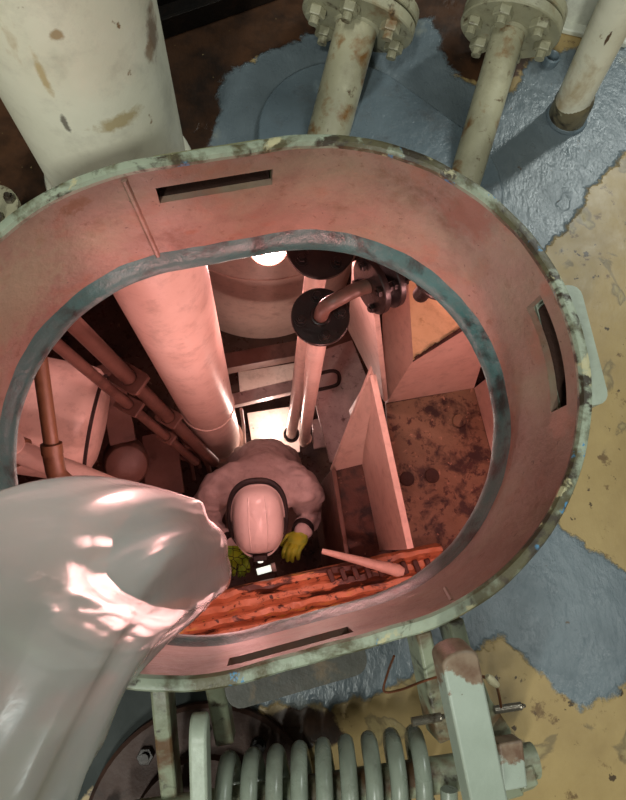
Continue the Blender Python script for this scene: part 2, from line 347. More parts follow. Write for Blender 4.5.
# ------------------------------------------------------------------ deck (floor) with painted patches
def poly_sd(pts, X, Y):
    pts = np.array(pts); d = np.full(X.shape, 1e9); ins = np.zeros(X.shape, bool); n = len(pts)
    for i in range(n):
        a, b = pts[i], pts[(i + 1) % n]; ex, ey = b - a; wx, wy = X - a[0], Y - a[1]
        t = np.clip((wx * ex + wy * ey) / (ex * ex + ey * ey + 1e-12), 0, 1)
        d = np.minimum(d, np.hypot(wx - ex * t, wy - ey * t))
        c = ((a[1] <= Y) & (b[1] > Y)) | ((b[1] <= Y) & (a[1] > Y))
        with np.errstate(divide='ignore', invalid='ignore'): xx = a[0] + (Y - a[1]) * ex / ey
        ins ^= c & (X < xx)
    return np.where(ins, -d, d)
def px_poly(l): return [tuple(at(x, y, 0).xy) for (x, y) in l]
def deck_mat():
    t = NT('deck_paint')
    n1 = t.noise(14, 8, 0.65, 1.0); n2 = t.noise(45, 6, 0.6, 4.0)
    wob = t.math('ADD', t.math('MULTIPLY', t.math('SUBTRACT', n1, .5), 0.075), t.math('MULTIPLY', t.math('SUBTRACT', n2, .5), 0.022))
    def mask(a, w=0.003):
        return t.ramp(t.math('ADD', t.attr(a), wob), w, -w)
    och = t.mix(t.ramp(t.noise(9, 6, .65, 2.0), .35, .7), lin('#a89060'), lin('#957d52'))
    och = t.mix(t.ramp(t.noise(12, 5, .5, 31.0, None, .5), .575, .60), och, lin('#7d6c4c'))
    och = t.mix(t.ramp(t.noise(12, 5, .5, 31.0, None, .5), .605, .64), och, lin('#9c8a60'))
    och = t.mix(t.ramp(t.noise(28, 7, .68, 41.0), .60, .66), och, lin('#6e5636'))
    och = t.mix(t.ramp(t.noise(44, 4, .6, 8.0), .655, .69), och, lin('#4a3a26'))
    brn = t.mix(t.ramp(t.noise(16, 7, .65, 6.0), .4, .65), lin('#4e3220'), lin('#2c1c12'))  # rust brown coat, darkened further for the shaded upper-left deck
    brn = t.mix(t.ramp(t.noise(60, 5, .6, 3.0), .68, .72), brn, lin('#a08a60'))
    blu = t.mix(t.ramp(t.noise(10, 6, .6, 11.0), .35, .7), lin('#626d73'), lin('#737e84'))
    blu = t.mix(t.ramp(t.noise(48, 4, .55, 14.0), .70, .73), blu, lin('#57483a'))
    blu = t.mix(t.ramp(t.noise(7, 6, .6, 17.0), .62, .75), blu, lin('#989b90'))
    grn = t.mix(t.ramp(t.noise(12, 6, .6, 21.0), .35, .7), lin('#222a27'), lin('#1b2220'))  # dark green coat, blackened for the shade at the lower left
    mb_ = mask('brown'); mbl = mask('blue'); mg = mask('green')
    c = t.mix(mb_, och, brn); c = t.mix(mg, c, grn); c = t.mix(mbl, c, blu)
    t.link(c, t.b.inputs['Base Color'])
    # relief: brushed blue paint layer on top of thinner old coats
    h = t.math('ADD', t.math('MULTIPLY', t.ramp(t.math('ADD', t.attr('blue'), wob), .004, -.006), 0.5),
               t.math('MULTIPLY', t.noise(65, 5, .6, 2.0, (1, .5, 1)), t.math('ADD', t.math('MULTIPLY', mbl, .42), .14)))
    h = t.math('ADD', h, t.math('MULTIPLY', t.ramp(t.noise(12, 5, .5, 31.0, None, .5), .65, .68), -.15))
    t.bump(h, 0.55, 0.009)
    r = t.math('ADD', t.math('MULTIPLY', mbl, -0.13), t.math('ADD', t.math('MULTIPLY', t.noise(22, 4), .3), .27))
    r = t.math('ADD', r, t.math('MULTIPLY', mg, .3))
    t.link(r, t.b.inputs['Roughness'])
    return t.m
def spaced(lo, hi, flo, fhi, f, n=10):
    return np.concatenate([np.linspace(lo, flo, n, endpoint=False), np.arange(flo, fhi, f), np.linspace(fhi, hi, n)])
gx = spaced(-2.4, 2.4, -0.62, 0.80, 0.006); gy = spaced(-1.6, 2.6, -0.42, 1.14, 0.006)
GX, GY = np.meshgrid(gx, gy); R_MID = 0.305
S = sd(GX, GY); ins = S < R_MID
# snap inside points onto the coaming's middle line
qx = np.clip((GX - HC.x) * HX.x + (GY - HC.y) * HX.y, -HL, HL); cx = HC.x + HX.x * qx; cy = HC.y + HX.y * qx
k = np.where(ins & (S > 1e-6), R_MID / np.maximum(S, 1e-6), 1.0)
VX = np.where(ins, cx + (GX - cx) * k, GX); VY = np.where(ins, cy + (GY - cy) * k, GY)
nxg, nyg = len(gx), len(gy); idx = np.arange(nxg * nyg).reshape(nyg, nxg)
quads = np.stack([idx[:-1, :-1], idx[:-1, 1:], idx[1:, 1:], idx[1:, :-1]], -1).reshape(-1, 4)
keep = ~ins.reshape(-1)[quads].all(1); quads = quads[keep]
used = np.unique(quads); remap = -np.ones(nxg * nyg, int); remap[used] = np.arange(len(used))
me = bpy.data.meshes.new('floor')
me.from_pydata(np.stack([VX.ravel()[used], VY.ravel()[used], np.zeros(len(used))], 1).tolist(), [], remap[quads].tolist())
BLUE1 = px_poly([(208, 145), (216, 95), (243, 58), (300, 38), (330, 28), (430, 18), (446, 66), (472, 82), (512, 92), (530, 62), (560, 52), (600, 40), (680, 10), (680, 110), (626, 150), (588, 192), (566, 232), (548, 246), (470, 330), (300, 250)])
BLUE2 = px_poly([(562, 482), (560, 520), (586, 548), (626, 566), (700, 590), (690, 640), (626, 676), (600, 704), (580, 712), (558, 696), (522, 648), (500, 640), (468, 664), (436, 668), (418, 664), (384, 690), (330, 706), (262, 712), (250, 690), (300, 600), (450, 560)])
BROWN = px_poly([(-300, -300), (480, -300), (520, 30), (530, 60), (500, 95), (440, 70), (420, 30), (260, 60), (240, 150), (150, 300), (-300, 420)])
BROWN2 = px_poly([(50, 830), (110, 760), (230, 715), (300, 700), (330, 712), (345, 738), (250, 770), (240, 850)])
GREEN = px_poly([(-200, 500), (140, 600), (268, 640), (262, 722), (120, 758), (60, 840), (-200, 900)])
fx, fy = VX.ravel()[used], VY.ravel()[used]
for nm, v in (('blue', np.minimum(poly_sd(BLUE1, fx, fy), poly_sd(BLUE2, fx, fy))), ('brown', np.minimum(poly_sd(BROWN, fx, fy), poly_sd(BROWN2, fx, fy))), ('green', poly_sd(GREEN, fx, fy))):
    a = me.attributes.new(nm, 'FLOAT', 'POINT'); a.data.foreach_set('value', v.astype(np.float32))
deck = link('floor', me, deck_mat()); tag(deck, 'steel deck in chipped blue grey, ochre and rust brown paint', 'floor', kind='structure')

# ------------------------------------------------------------------ the tank below: shell
ZF = -2.75
def shell(name, quad, mat, label, thick):
    o = MB().prism(quad, thick).build(name, mat, smooth=False); return tag(o, label, name.split('_')[0], kind='structure')
X0, X1, Y0, Y1 = -2.6, 1.5, -0.8, 2.65
shell('floor_bilge', [(X0, Y0, ZF), (X1, Y0, ZF), (X1, Y1, ZF), (X0, Y1, ZF)], M['bilge'], 'rust stained bottom plating of the tank under the hatch', (0, 0, -.03))
shell('wall_left', [(X0, Y0, ZF), (X0, Y1, ZF), (X0, Y1, -.03), (X0, Y0, -.03)], M['tank_black'], 'side plating of the tank beyond the pipes, its shade in the paint', (-.03, 0, 0))
shell('wall_right', [(X1, Y0, ZF), (X1, Y1, ZF), (X1, Y1, -.03), (X1, Y0, -.03)], M['tank_wall'], 'painted side plating of the tank behind the frame cells', (.03, 0, 0))
shell('wall_back', [(X0, Y1, ZF), (X1, Y1, ZF), (X1, Y1, -.03), (X0, Y1, -.03)], M['tank_black'], 'bulkhead of the tank behind the big pipe, its shade in the paint', (0, .03, 0))
shell('wall_front', [(X0, Y0, ZF), (X1, Y0, ZF), (X1, Y0, -.03), (X0, Y0, -.03)], M['tank_wall'], 'painted bulkhead of the tank behind the peeling beam', (0, -.03, 0))
# deck underside with the hatch hole
mb = MB(); on = outline(64); vs = [c + n * .315 + Vector((0, 0, -.028)) for c, n in on]
for c, n in on:
    a = math.atan2(n.y, n.x); d = n
    t = min(((X1 if d.x > 0 else X0) - HC.x) / d.x if abs(d.x) > 1e-6 else 1e9, ((Y1 if d.y > 0 else Y0) - HC.y) / d.y if abs(d.y) > 1e-6 else 1e9)
    vs.append(Vector((HC.x + d.x * t * 1.0, HC.y + d.y * t, -.028)))
fs = [(i, (i + 1) % 64, 64 + (i + 1) % 64, 64 + i) for i in range(64)]
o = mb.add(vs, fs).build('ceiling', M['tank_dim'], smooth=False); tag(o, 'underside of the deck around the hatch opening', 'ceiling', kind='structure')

# ------------------------------------------------------------------ hatch coaming
M['coaming'] = paint('pink_lit_paint', '#96796c', '#85695c', [('#6d4936', 9, .58, .70, 1.0), ('#7d5c4b', 50, .60, .67, 4.0), ('#94604c', 14, .54, .74, 7.0), ('#8f8670', 5, .48, .74, 12.0), ('#5c4436', 90, .66, .70, 3.0)], 0.42, 0.3, 70, spots=[  # pink of the tank light partly put into the wall paint
    (wall_hit(75, 206)[0], .022, (.7, 1, 1.6), '#7a5238'), (wall_hit(190, 232)[0], .012, (.8, 1, 1.4), '#8a5c46'), (wall_hit(40, 240)[0], .010, (1, 1, 1), '#84725a'), (wall_hit(15, 300)[0], .075, (.8, .8, .8), '#8f8a72'), (wall_hit(545, 290)[0], .014, (1, 1, 1), '#9a6a58'), (wall_hit(470, 215)[0], .05, (1, 1, 1), '#8a5a4a'), (wall_hit(560, 420)[0], .03, (1, 1, 1), '#a87a6c')])  # broad spots paint in the beige-lit left end and the dimmer right
hatch = thing('hatch_coaming', HC, 'oval raised steel hatch coaming with pink inside and chipped pale green rim', 'hatch')
wall = ring([(.298, .0), (.298, .240), (.308, .240), (.308, .0)]).build('coaming_wall', M['coaming'], hatch)
# slots cut through the wall, each with a pocket welded outside
cut = MB(); pockets = []
for (pa, pb, pt, pbm, nm) in (((157, 192), (272, 181), (213, 179), (216, 194), 'olive'), ((538, 297), (560, 408), (560, 348), (543, 352), 'pale_green'), ((232, 660), (352, 634), (292, 649), (291, 642), 'pocket_shade')):
    A, _ = wall_hit(*pa); B, _ = wall_hit(*pb); T, nT = wall_hit(*pt); Bo, _ = wall_hit(*pbm)
    L = (A - B).length; zc = (T.z + Bo.z) / 2; h = max(abs(T.z - Bo.z), .018)
    n = nT.copy(); n.z = 0; n.normalize(); tx = Vector((-n.y, n.x, 0)); R = Matrix((tx, n, Vector((0, 0, 1)))).transposed()
    c = (A + B) / 2; c.z = zc; base = T + (c - T).dot(tx) * tx; base.z = zc
    cut.box(base + n * 0.004, (L, .05, h), R); pockets.append((base, R, L, h, n, tx, nm))
cme = cut.mesh('cutter'); co = bpy.data.objects.new('cutter', cme); col.objects.link(co)
bo = wall.modifiers.new('slots', 'BOOLEAN'); bo.operation = 'DIFFERENCE'; bo.object = co; bo.solver = 'EXACT'
bpy.context.view_layer.update(); dg = bpy.context.evaluated_depsgraph_get()
nm_ = bpy.data.meshes.new_from_object(wall.evaluated_get(dg)); wall.modifiers.clear(); wall.data = nm_
bpy.data.objects.remove(co)
for (base, R, L, h, n, tx, nm) in pockets:
    W = L + .012; D = .034; H = h + .020; t = .006; mb = MB()
    c0 = base + n * .008
    def rr(z, g):     # rounded outer outline at height z
        r = .016; pts = [(-W / 2 + g, 0), (W / 2 - g, 0)]
        for k in range(5): a = k / 4 * PI / 2; pts.append((W / 2 - g - r + r * math.cos(a), D - g - r + r * math.sin(a)))
        for k in range(5): a = PI / 2 + k / 4 * PI / 2; pts.append((-W / 2 + g + r + r * math.cos(a), D - g - r + r * math.sin(a)))
        return [c0 + tx * x + n * y + Vector((0, 0, z)) for x, y in pts]
    mb.prism(rr(H / 2 - t, 0), (0, 0, t)); mb.prism(rr(-H / 2, 0), (0, 0, t))
    a = rr(-H / 2 + t, 0); b = rr(-H / 2 + t, t); kk = len(a); up = Vector((0, 0, H - 2 * t))
    vs = a + b + [p + up for p in a] + [p + up for p in b]; fs = []
    for i in range(1, kk):
        j = (i + 1) % kk
        if i == kk: continue
        fs += [(i, j, 2 * kk + j, 2 * kk + i), (kk + i, 3 * kk + i, 3 * kk + j, kk + j)]
    mb.add(vs, fs); p = mb.build('slot_pocket', M[nm], hatch)
    li = MB(); g = .0008; b2 = [q + (c0 + n * D / 2 - q) * .03 for q in rr(-H / 2 + t + g, t + g)]; up2 = Vector((0, 0, H - 2 * t - 2 * g)); fs = [tuple(range(kk)), tuple(range(kk, 2 * kk))]  # shade inside the pocket, made as a dark liner
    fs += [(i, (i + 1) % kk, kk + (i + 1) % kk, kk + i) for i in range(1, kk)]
    li.add(b2 + [q + up2 for q in b2], fs); lo = li.build('pocket_shade_liner', M['rust_edge'], hatch); lo.parent = p; lo.matrix_parent_inverse = Matrix.Identity(4); lo['label'] = 'dark liner added for the shade inside the pocket'
rim = ring([(.2975, .238), (.2965, .245), (.2995, .2495), (.305, .2505), (.310, .2490), (.3125, .244), (.3125, .236), (.306, .234)], jit=.0010).build('rim', M['rim'], hatch)
lip = ring([(.2985, .036), (.2955, .022), (.2915, .012), (.2885, .004), (.288, -.012), (.292, -.022), (.309, -.022), (.309, -.004), (.2985, .0)], jit=.0012).build('inner_lip', M['lip'], hatch)
lip['label'] = 'dark teal painted edge of the opening'
for (ptop, pbot, w) in (((124, 180), (158, 256), .006), ((452, 600), (445, 588), .004)):
    pts = []
    for i in range(9):
        t = i / 8; p, n = wall_hit(ptop[0] + (pbot[0] - ptop[0]) * t, ptop[1] + (pbot[1] - ptop[1]) * t)
        pts.append(p + n * .0015)
    if (pts[0] - pts[-1]).length > .03: MB().tube(pts, w * .8, 8).build('weld_bead', M['coaming'], hatch)

# ------------------------------------------------------------------ big vertical pipe through the deck
BPC = Vector((-.24, .636, 0)); BPR = .113
bp = thing('vertical_pipe', BPC + Vector((0, 0, ZF)), 'wide cream painted vertical pipe passing down through the deck beside the hatch', 'pipe')
MB().cyl(BPC + Vector((0, 0, ZF + .002)), BPC + Vector((0, 0, 0.0)), BPR, 64).build('pipe_lower', M['tank_white'], bp)
MB().cyl(BPC, BPC + Vector((0, 0, 2.2)), BPR, 64).build('pipe_upper', M['cream_pipe'], bp)
def torus(mb, c, axis, R, r, n=48, m=8):
    z = Vector(axis).normalized(); x = z.cross(Vector((0, 0, 1)))
    if x.length < 1e-3: x = Vector((1, 0, 0))
    x.normalize(); y = z.cross(x)
    return mb.tube([Vector(c) + (x * math.cos(2 * PI * k / n) + y * math.sin(2 * PI * k / n)) * R for k in range(n)], r, m, closed=True)
torus(MB(), BPC + Vector((0, 0, -1.62)), (0, 0, 1), BPR, .004).build('weld_bead', M['tank_white'], bp)
torus(MB(), BPC + Vector((0, 0, .006)), (0, 0, 1), BPR + .002, .010).build('deck_weld', M['cream_pipe'], bp)
MB().lathe([(BPR, -.02), (BPR + .018, -.02), (BPR + .018, .02), (BPR, .02)], BPC + Vector((0, 0, -2.42)), (0, 0, 1), 64).build('clamp_band', M['tank_wall'], bp)
rodc = BPC + Vector((BPR + .012, .0, -2.0))
MB().tube([rodc + Vector((.01, .05, .10)), rodc + Vector((.012, .03, -.2)), rodc + Vector((.012, -.02, -.45))], .008, 10).build('clamp_rod', M['tank_wall'], bp)

# ------------------------------------------------------------------ flanged stub pipes on the deck
def hexnut(mb, c, axis, r, h): return mb.lathe([(r * .93, 0), (r, h * .12), (r, h * .88), (r * .93, h)], c, axis, 6)
def bolts(parent, c, axis, Rb, n, nr, nh, down, up, mat, a0=0.0, shank=None):
    """bolts through a flange: nut on each face and a threaded shank, each bolt one part"""
    z = Vector(axis).normalized(); x = z.cross(Vector((0, 0, 1)))
    if x.length < 1e-3: x = Vector((1, 0, 0))
    x.normalize(); y = z.cross(x)
    for k in range(n):
        a = a0 + 2 * PI * k / n; p = Vector(c) + (x * math.cos(a) + y * math.sin(a)) * Rb; mb = MB()
        sh = shank or nr * .52
        hexnut(mb, p - z * (down + nh), z, nr, nh); hexnut(mb, p + z * up, z, nr, nh)
        mb.cyl(p - z * (down + nh + nh * .75), p + z * (up + nh * 1.3), sh, 10)
        mb.build('bolt', mat, parent, ang=25)
dp = MB(); A = at(345, 138, 0); B = at(415, 190, 0); r0 = .155; u = (B - A).normalized(); w = Vector((-u.y, u.x, 0)); pl = []
for k in range(33): a = -PI / 2 + PI * k / 32; pl.append(B + u * math.cos(a) * r0 + w * math.sin(a) * r0)
for k in range(33): a = PI / 2 + PI * k / 32; pl.append(A + u * math.cos(a) * r0 + w * math.sin(a) * r0)
pl = [p for p in pl]
def clipout(poly):      # keep the plate clear of the coaming
    out = []
    for p in poly:
        s_ = float(sd(p.x, p.y))
        if s_ < .312:
            q = max(-HL, min(HL, (p - HC).dot(HX))); c = HC + HX * q; p = c + (p - c).normalized() * .312
        out.append(p)
    return out
dense = []
for i in range(len(pl)):
    a, b = pl[i], pl[(i + 1) % len(pl)]; nn = max(1, int((b - a).length / .02))
    dense += [a.lerp(b, k / nn) for k in range(nn)]
o = dp.prism([p + Vector((0, 0, .0005)) for p in clipout(dense)], (0, 0, .011)).build('doubler_plate', M['doubler'], None, bevel=.003, seg=2)
tag(o, 'rounded blue grey doubler plate welded on the deck under two leaning stub pipes', 'plate')

def stub(base, top, r, fr, label, a0, second=True):
    base = Vector(base); top = Vector(top); ax = (top - base).normalized()
    t = thing('flanged_pipe', base, label, 'pipe', )
    MB().cyl(base - ax * .03 + Vector((0, 0, 0)), top, r, 36).build('pipe', M['stub_pipe'], t)
    torus(MB(), top, ax, r, .005, 40).build('flange_weld', M['flange_paint'], t)
    pr = [(r * .7, 0), (fr - .002, 0), (fr, .002), (fr, .017), (fr - .002, .019), (r * .7, .019)]
    MB().lathe(pr, top, ax, 48).build('flange', M['flange_paint'], t)
    MB().lathe([(fr * .62, .0), (fr * .62, .004)], top + ax * .019, ax, 40).build('gasket', M['dark_steel'], t)
    MB().lathe(pr, top + ax * .023, ax, 48).build('flange', M['flange_paint'], t)
    MB().cyl(top + ax * .03, top + ax * .16, r, 36).build('pipe', M['stub_pipe'], t)
    bolts(t, top, ax, fr * .76, 6, .0165, .015, 0, .042, M['flange_paint'], a0)
    return t
stub(at(329, 132, .011), at(357, 26, .088), .0365, .098, 'leaning stub pipe with a bolted flange rising from the round end of the doubler plate', .35)
stub(at(468, 170, .011), at(509, 32, .096), .0285, .086, 'thinner leaning stub pipe with bolted flange between two other deck pipes', .1)
t = thing('deck_pipe', at(566, 118, 0), 'cream pipe without a flange standing on blue painted deck', 'pipe')
a = at(566, 118, 0); b = at(622, 2, .26); b = a + (b - a) * 2.2
MB().cyl(a - Vector((0, 0, .02)), b, .030, 32).build('pipe', M['cream_pipe'], t)
MB().lathe([(.030, -.01), (.0345, -.005), (.034, .05), (.0315, .062), (.030, .064)], a, b - a, 32).build('rust_sleeve', paint('rust_sleeve', '#5c4e38', '#7a7258', [('#241c14', 22, .5, .62, 2.0), ('#b5b094', 30, .62, .68, 7.0)], .45, .4, 60), t)
torus(MB(), a + Vector((0, 0, .003)), (0, 0, 1), .034, .0055).build('deck_weld', M['doubler'], t)
# small open socket beside it
c = at(549, 62, 0); o = MB().lathe([(.009, .0), (.016, .0), (.016, .014), (.013, .016), (.0105, .012)], c, (0, 0, 1), 28, loop=True)
o.build('deck_socket', M['doubler']); tag(bpy.data.objects['deck_socket'], 'small round open socket ring on the deck beside cream pipe', 'socket')
# white pedestal box in the corner
c = at(592, 4, .05); wb = thing('pedestal', (c.x, c.y, 0), 'white chipped pedestal box on the deck behind cream pipe', 'pedestal')
R = Matrix.Rotation(-.22, 3, 'Z'); cc = Vector((c.x + .015, c.y + .06, .10))
MB().box(cc, (.15, .14, .195), R).build('body', M['white_box'], wb, bevel=.006)
MB().box(cc + Vector((0, 0, -.094)), (.19, .18, .012), R).build('foot_plate', M['white_box'], wb, bevel=.003)
# dark channel along the deck behind the big pipe
t = thing('deck_channel', at(200, 8, 0), 'dark rusty steel channel lying along the deck behind the wide pipe', 'channel')
a = at(130, 28, .02); b = at(330, -40, .02)
MB().bar(a, b, .05, .006).build('web', M['dark_steel'], t, bevel=.001)
s_ = (b - a).normalized().cross(Vector((0, 0, 1)))
for k in (-1, 1): MB().bar(a + s_ * .024 * k + Vector((0, 0, .0)), b + s_ * .024 * k, .006, .04).build('side_flange', M['dark_steel'], t, bevel=.001)
# bolted fitting at the left edge
c = at(-6, 205, .10); t = thing('bolted_fitting', (c.x, c.y, 0), 'grey bolted flange fitting on a short post beside the wide pipe', 'fitting')
MB().cyl((c.x, c.y, 0), (c.x, c.y, .09), .018, 20).build('post', M['dark_steel'], t)
MB().lathe([(.005, 0), (.034, 0), (.034, .012), (.005, .012)], (c.x, c.y, .088), (0, 0, 1), 30).build('flange', M['flange_paint'], t)
for k in range(4):
    a = .4 + k * PI / 2; mb = MB(); p = Vector((c.x + .024 * math.cos(a), c.y + .024 * math.sin(a), .10)); hexnut(mb, p, (0, 0, 1), .008, .008); mb.cyl(p, p + Vector((0, 0, .014)), .0045, 10)
    mb.build('nut', M['bare_steel'], t, ang=25)

# ------------------------------------------------------------------ hinge and coil spring beside the hatch
hg = thing('counterbalance_mechanism', at(330, 790, .0), 'pale green steel counterbalance arms and levers joined to the coaming around the coil spring', 'mechanism')
def arm(pts, w, zh, mat, name='hinge_arm', bevel=.003):
    """flat bar standing on edge; pts: (px, py, z of top), zh its depth"""
    mb = MB(); P3 = [at(*p) for p in pts]; vs = []; n = len(P3)
    for i, p in enumerate(P3):
        d = (P3[min(i + 1, n - 1)] - P3[max(i - 1, 0)]); d.z = 0; d.normalize(); s = Vector((-d.y, d.x, 0)) * (w[i] if isinstance(w, list) else w) / 2
        vs += [p + s, p - s, p - s - Vector((0, 0, zh)), p + s - Vector((0, 0, zh))]
    fs = [(3, 2, 1, 0), tuple(4 * (n - 1) + k for k in range(4))]
    for i in range(n - 1):
        for k in range(4): l = (k + 1) % 4; fs.append((4 * i + k, 4 * i + l, 4 * i + 4 + l, 4 * i + 4 + k))
    mb.add(vs, fs); return mb.build(name, mat, hg, bevel=bevel)
arm([(424, 632, .205), (430, 660, .20), (442, 722, .165), (447, 742, .15)], .018, .06, M['arm_paint'])
arm([(456, 620, .205), (464, 650, .20), (484, 705, .15), (500, 735, .12), (512, 800, .10)], [.019, .019, .022, .032, .034], .05, M['arm_paint'])
arm([(158, 680, .205), (160, 705, .20), (164, 750, .15), (172, 830, .10)], .019, .05, M['arm_paint'])
arm([(213, 680, .205), (217, 700, .19), (223, 736, .15), (225, 746, .14)], .021, .05, M['arm_paint'])
# big lever bar with a rusty rounded end
def slabbar(p0, p1, w, zh, mat, name):
    a = at(*p0); b = at(*p1); d = (b - a).normalized(); s = d.cross(Vector((0, 0, 1))).normalized(); up = s.cross(d)
    pts = []
    for k in range(9):
        an = PI * k / 8; pts.append(a - d * math.sin(an) * .010 - s * math.cos(an) * w / 2)
    pts += [b + s * w / 2, b - s * w / 2]
    return MB().prism(pts, -up * zh).build(name, mat, hg, bevel=.0025)
def worn(name, y_edge, width):
    t = NT(name); sep = t.n.new('ShaderNodeSeparateXYZ'); t.link(t.co, sep.inputs[0])
    c = t.mix(t.ramp(t.noise(8, 5), .35, .7), lin('#a3ada0'), lin('#939d8f'))
    c = t.mix(t.ramp(t.noise(40, 6, .6, 4.0), .66, .70), c, lin('#5d4b38'))
    k = t.math('ADD', sep.outputs[1], t.math('MULTIPLY', t.math('SUBTRACT', t.noise(38, 7, .65, 7.0), .5), width * 3))
    rust = t.mix(t.ramp(t.noise(50, 6, .6, 2.0), .4, .65), lin('#86725f'), lin('#6a4f3e'))
    c = t.mix(t.ramp(k, y_edge - .002, y_edge + .004), c, rust)
    t.bump(t.noise(60, 6, .65, 3.0), .3, .004); return t.out(c, .5)
ye = at(463, 678, .30).y
lb = slabbar((461, 662, .305), (500, 850, .255), .037, .034, worn('worn_lever_paint', ye, .03), 'lever_bar')
arm([(511, 742, .162), (516, 790, .15)], .030, .03, worn('worn_tip_paint', at(513, 765, .16).y, .03), 'lever_tip')
mb = MB(); c = at(516, 775, .12); hexnut(mb, c, (.97, .24, 0), .02, .018); mb.build('nut', M['arm_paint'], hg, ang=25)
# link plate with an eye on the left
A = at(195, 728, .24); d = (at(198, 850, .2) - A).normalized(); pts = []; s = d.cross(Vector((0, 0, 1))).normalized(); up = s.cross(d)
for k in range(13): an = PI * k / 12; pts.append(A + d * (.022 - .022 * math.sin(an)) - up * (.022 - .022 * math.cos(an)))
pts += [A + d * .14 - up * .044, A + d * .14]
MB().prism([p - s * .011 for p in pts], s * .018).build('link_plate', M['pale_green'], hg, bevel=.003)
# hinge pin along the spring, spring on it
SA = at(190, 812, .115); SB = at(455, 772, .115); sx = (SB - SA).normalized()
MB().cyl(SA - sx * .10, SB + sx * .10, .020, 28).build('hinge_pin', M['arm_paint'], hg)
for (p, q, m) in (((412, 722, .21), (441, 717, .21), M['bare_steel']), ((494, 710, .15), (521, 706, .15), M['bare_steel'])):
    a, b = at(*p), at(*q); mb = MB(); mb.cyl(a, b, .0048, 12); torus(mb, b, (b - a).normalized().cross(Vector((0, 0, 1))), .004, .002, 14, 6); mb.build('locking_pin', m, hg)
sp_ax = SB - SA; turns = 9.0; N = int(turns * 28); u = sx; v = Vector((0, 0, 1)); w = u.cross(v); pts = []
s0 = (at(224, 800, .115) - SA).dot(sx); s1 = (at(438, 780, .115) - SA).dot(sx)
for i in range(N + 1):
    t = i / N; a = 2 * PI * turns * t + PI / 2
    pts.append(SA + u * (s0 + (s1 - s0) * t) + (v * math.sin(a) + w * math.cos(a)) * .047)
o = MB().tube(pts, .0098, 12).build('coil_spring', M['spring']); tag(o, 'thick pale green coil spring wound around the counterbalance pin below the hatch', 'spring')
# copper wire
o = MB().tube(bez([at(394, 656, .215), at(388, 672, .18), at(384, 691, .16), at(400, 690, .17), at(424, 681, .205), at(448, 674, .212)], 8), .0014, 8)
wire = o.build('tie_wire', M['copper']); tag(wire, 'thin bent copper tie wire looped around the counterbalance arms', 'wire')
MB().tube(bez([at(472, 676, .215), at(484, 677, .21), at(495, 684, .2), at(499, 695, .18), at(501, 707, .165)], 8), .0017, 8).build('wire_tail', M['copper'], wire)
MB().tube([at(487, 676, .214), at(491, 680, .212), at(497, 685, .205)], [.003, .005, .0035], 10).build('tape_wrap', M['tape'], wire)
# rusty flange disc on the deck under the hinge
c = at(205, 830, .0); t = thing('deck_flange', c, 'rust brown round flange with bolts on the dark deck under the counterbalance arms', 'flange')
MB().lathe([(.03, .0), (.155, .0), (.155, .016), (.150, .020), (.03, .020)], c, (0, 0, 1), 64).build('disc', M['rust_disc'], t)
MB().lathe([(.02, .020), (.095, .020), (.092, .034), (.02, .034)], c, (0, 0, 1), 48).build('raised_face', M['rust_disc'], t)
for k in range(10):
    a = .35 + k * 2 * PI / 10; mb = MB(); p = c + Vector((.124 * math.cos(a), .124 * math.sin(a), .020)); hexnut(mb, p, (0, 0, 1), .011, .011); mb.cyl(p, p + Vector((0, 0, .018)), .006, 10)
    mb.build('nut', M['dark_steel'], t, ang=25)

# ------------------------------------------------------------------ inside the tank: trunk, bars, floor plates
tk = thing('trunk_cylinder', (-.02, 1.95, ZF), 'broad pink lit vertical trunk cylinder behind the wide pipe and the lamp', 'tank')
MB().cyl((-.02, 1.98, ZF + .002), (-.02, 1.98, -.04), .62, 96).build('shell', M['tank_wall'], tk)
torus(MB(), (-.02, 1.98, -1.9), (0, 0, 1), .62, .006, 96).build('weld_seam', M['tank_wall'], tk)
def bar_thing(name, a, b, w, h, mat, label, cat='beam', lower=True):
    t = thing(name, (Vector(a) + Vector(b)) / 2, label, cat)
    MB().bar(a, b, w, .010).build('top_flange', mat, t, bevel=.002)
    s = (Vector(b) - Vector(a)).normalized().cross(Vector((0, 0, 1)))
    MB().bar(Vector(a) + s * (w / 2 - .005) - Vector((0, 0, h / 2)), Vector(b) + s * (w / 2 - .005) - Vector((0, 0, h / 2)), .010, h).build('web', mat, t, bevel=.001)
    return t
bar_thing('angle_bar', at(205, 365, -2.2), at(352, 338, -2.2), .085, .10, M['tank_dim'], 'rusty pink angle bar crossing the tank at the foot of the trunk cylinder')
bar_thing('angle_bar', at(232, 400, -2.2), at(330, 377, -2.2), .065, .06, M['grey_plate'], 'grey angle bar crossing between the wide pipe and the small pipes')
bar_thing('angle_bar', at(250, 452, -2.52), at(283, 446, -2.52), .05, .05, M['tank_wall'], 'pale angle bar just behind the crouching worker')
o = MB().prism([at(247, 413, -2.6), at(300, 405, -2.6), at(300, 452, -2.6), at(254, 456, -2.6)], (0, 0, -.012)).build('floor_plate', M['bilge_plate'], bevel=.002)
tag(o, 'brightly lit white floor plate behind the crouching worker', 'plate')
o = MB().prism([at(238, 372, -2.66), at(300, 362, -2.66), at(300, 385, -2.66), at(240, 393, -2.66)], (0, 0, -.012)).build('floor_plate', M['bilge_plate'], bevel=.002)
tag(o, 'stained floor plate between the two crossing angle bars', 'plate')
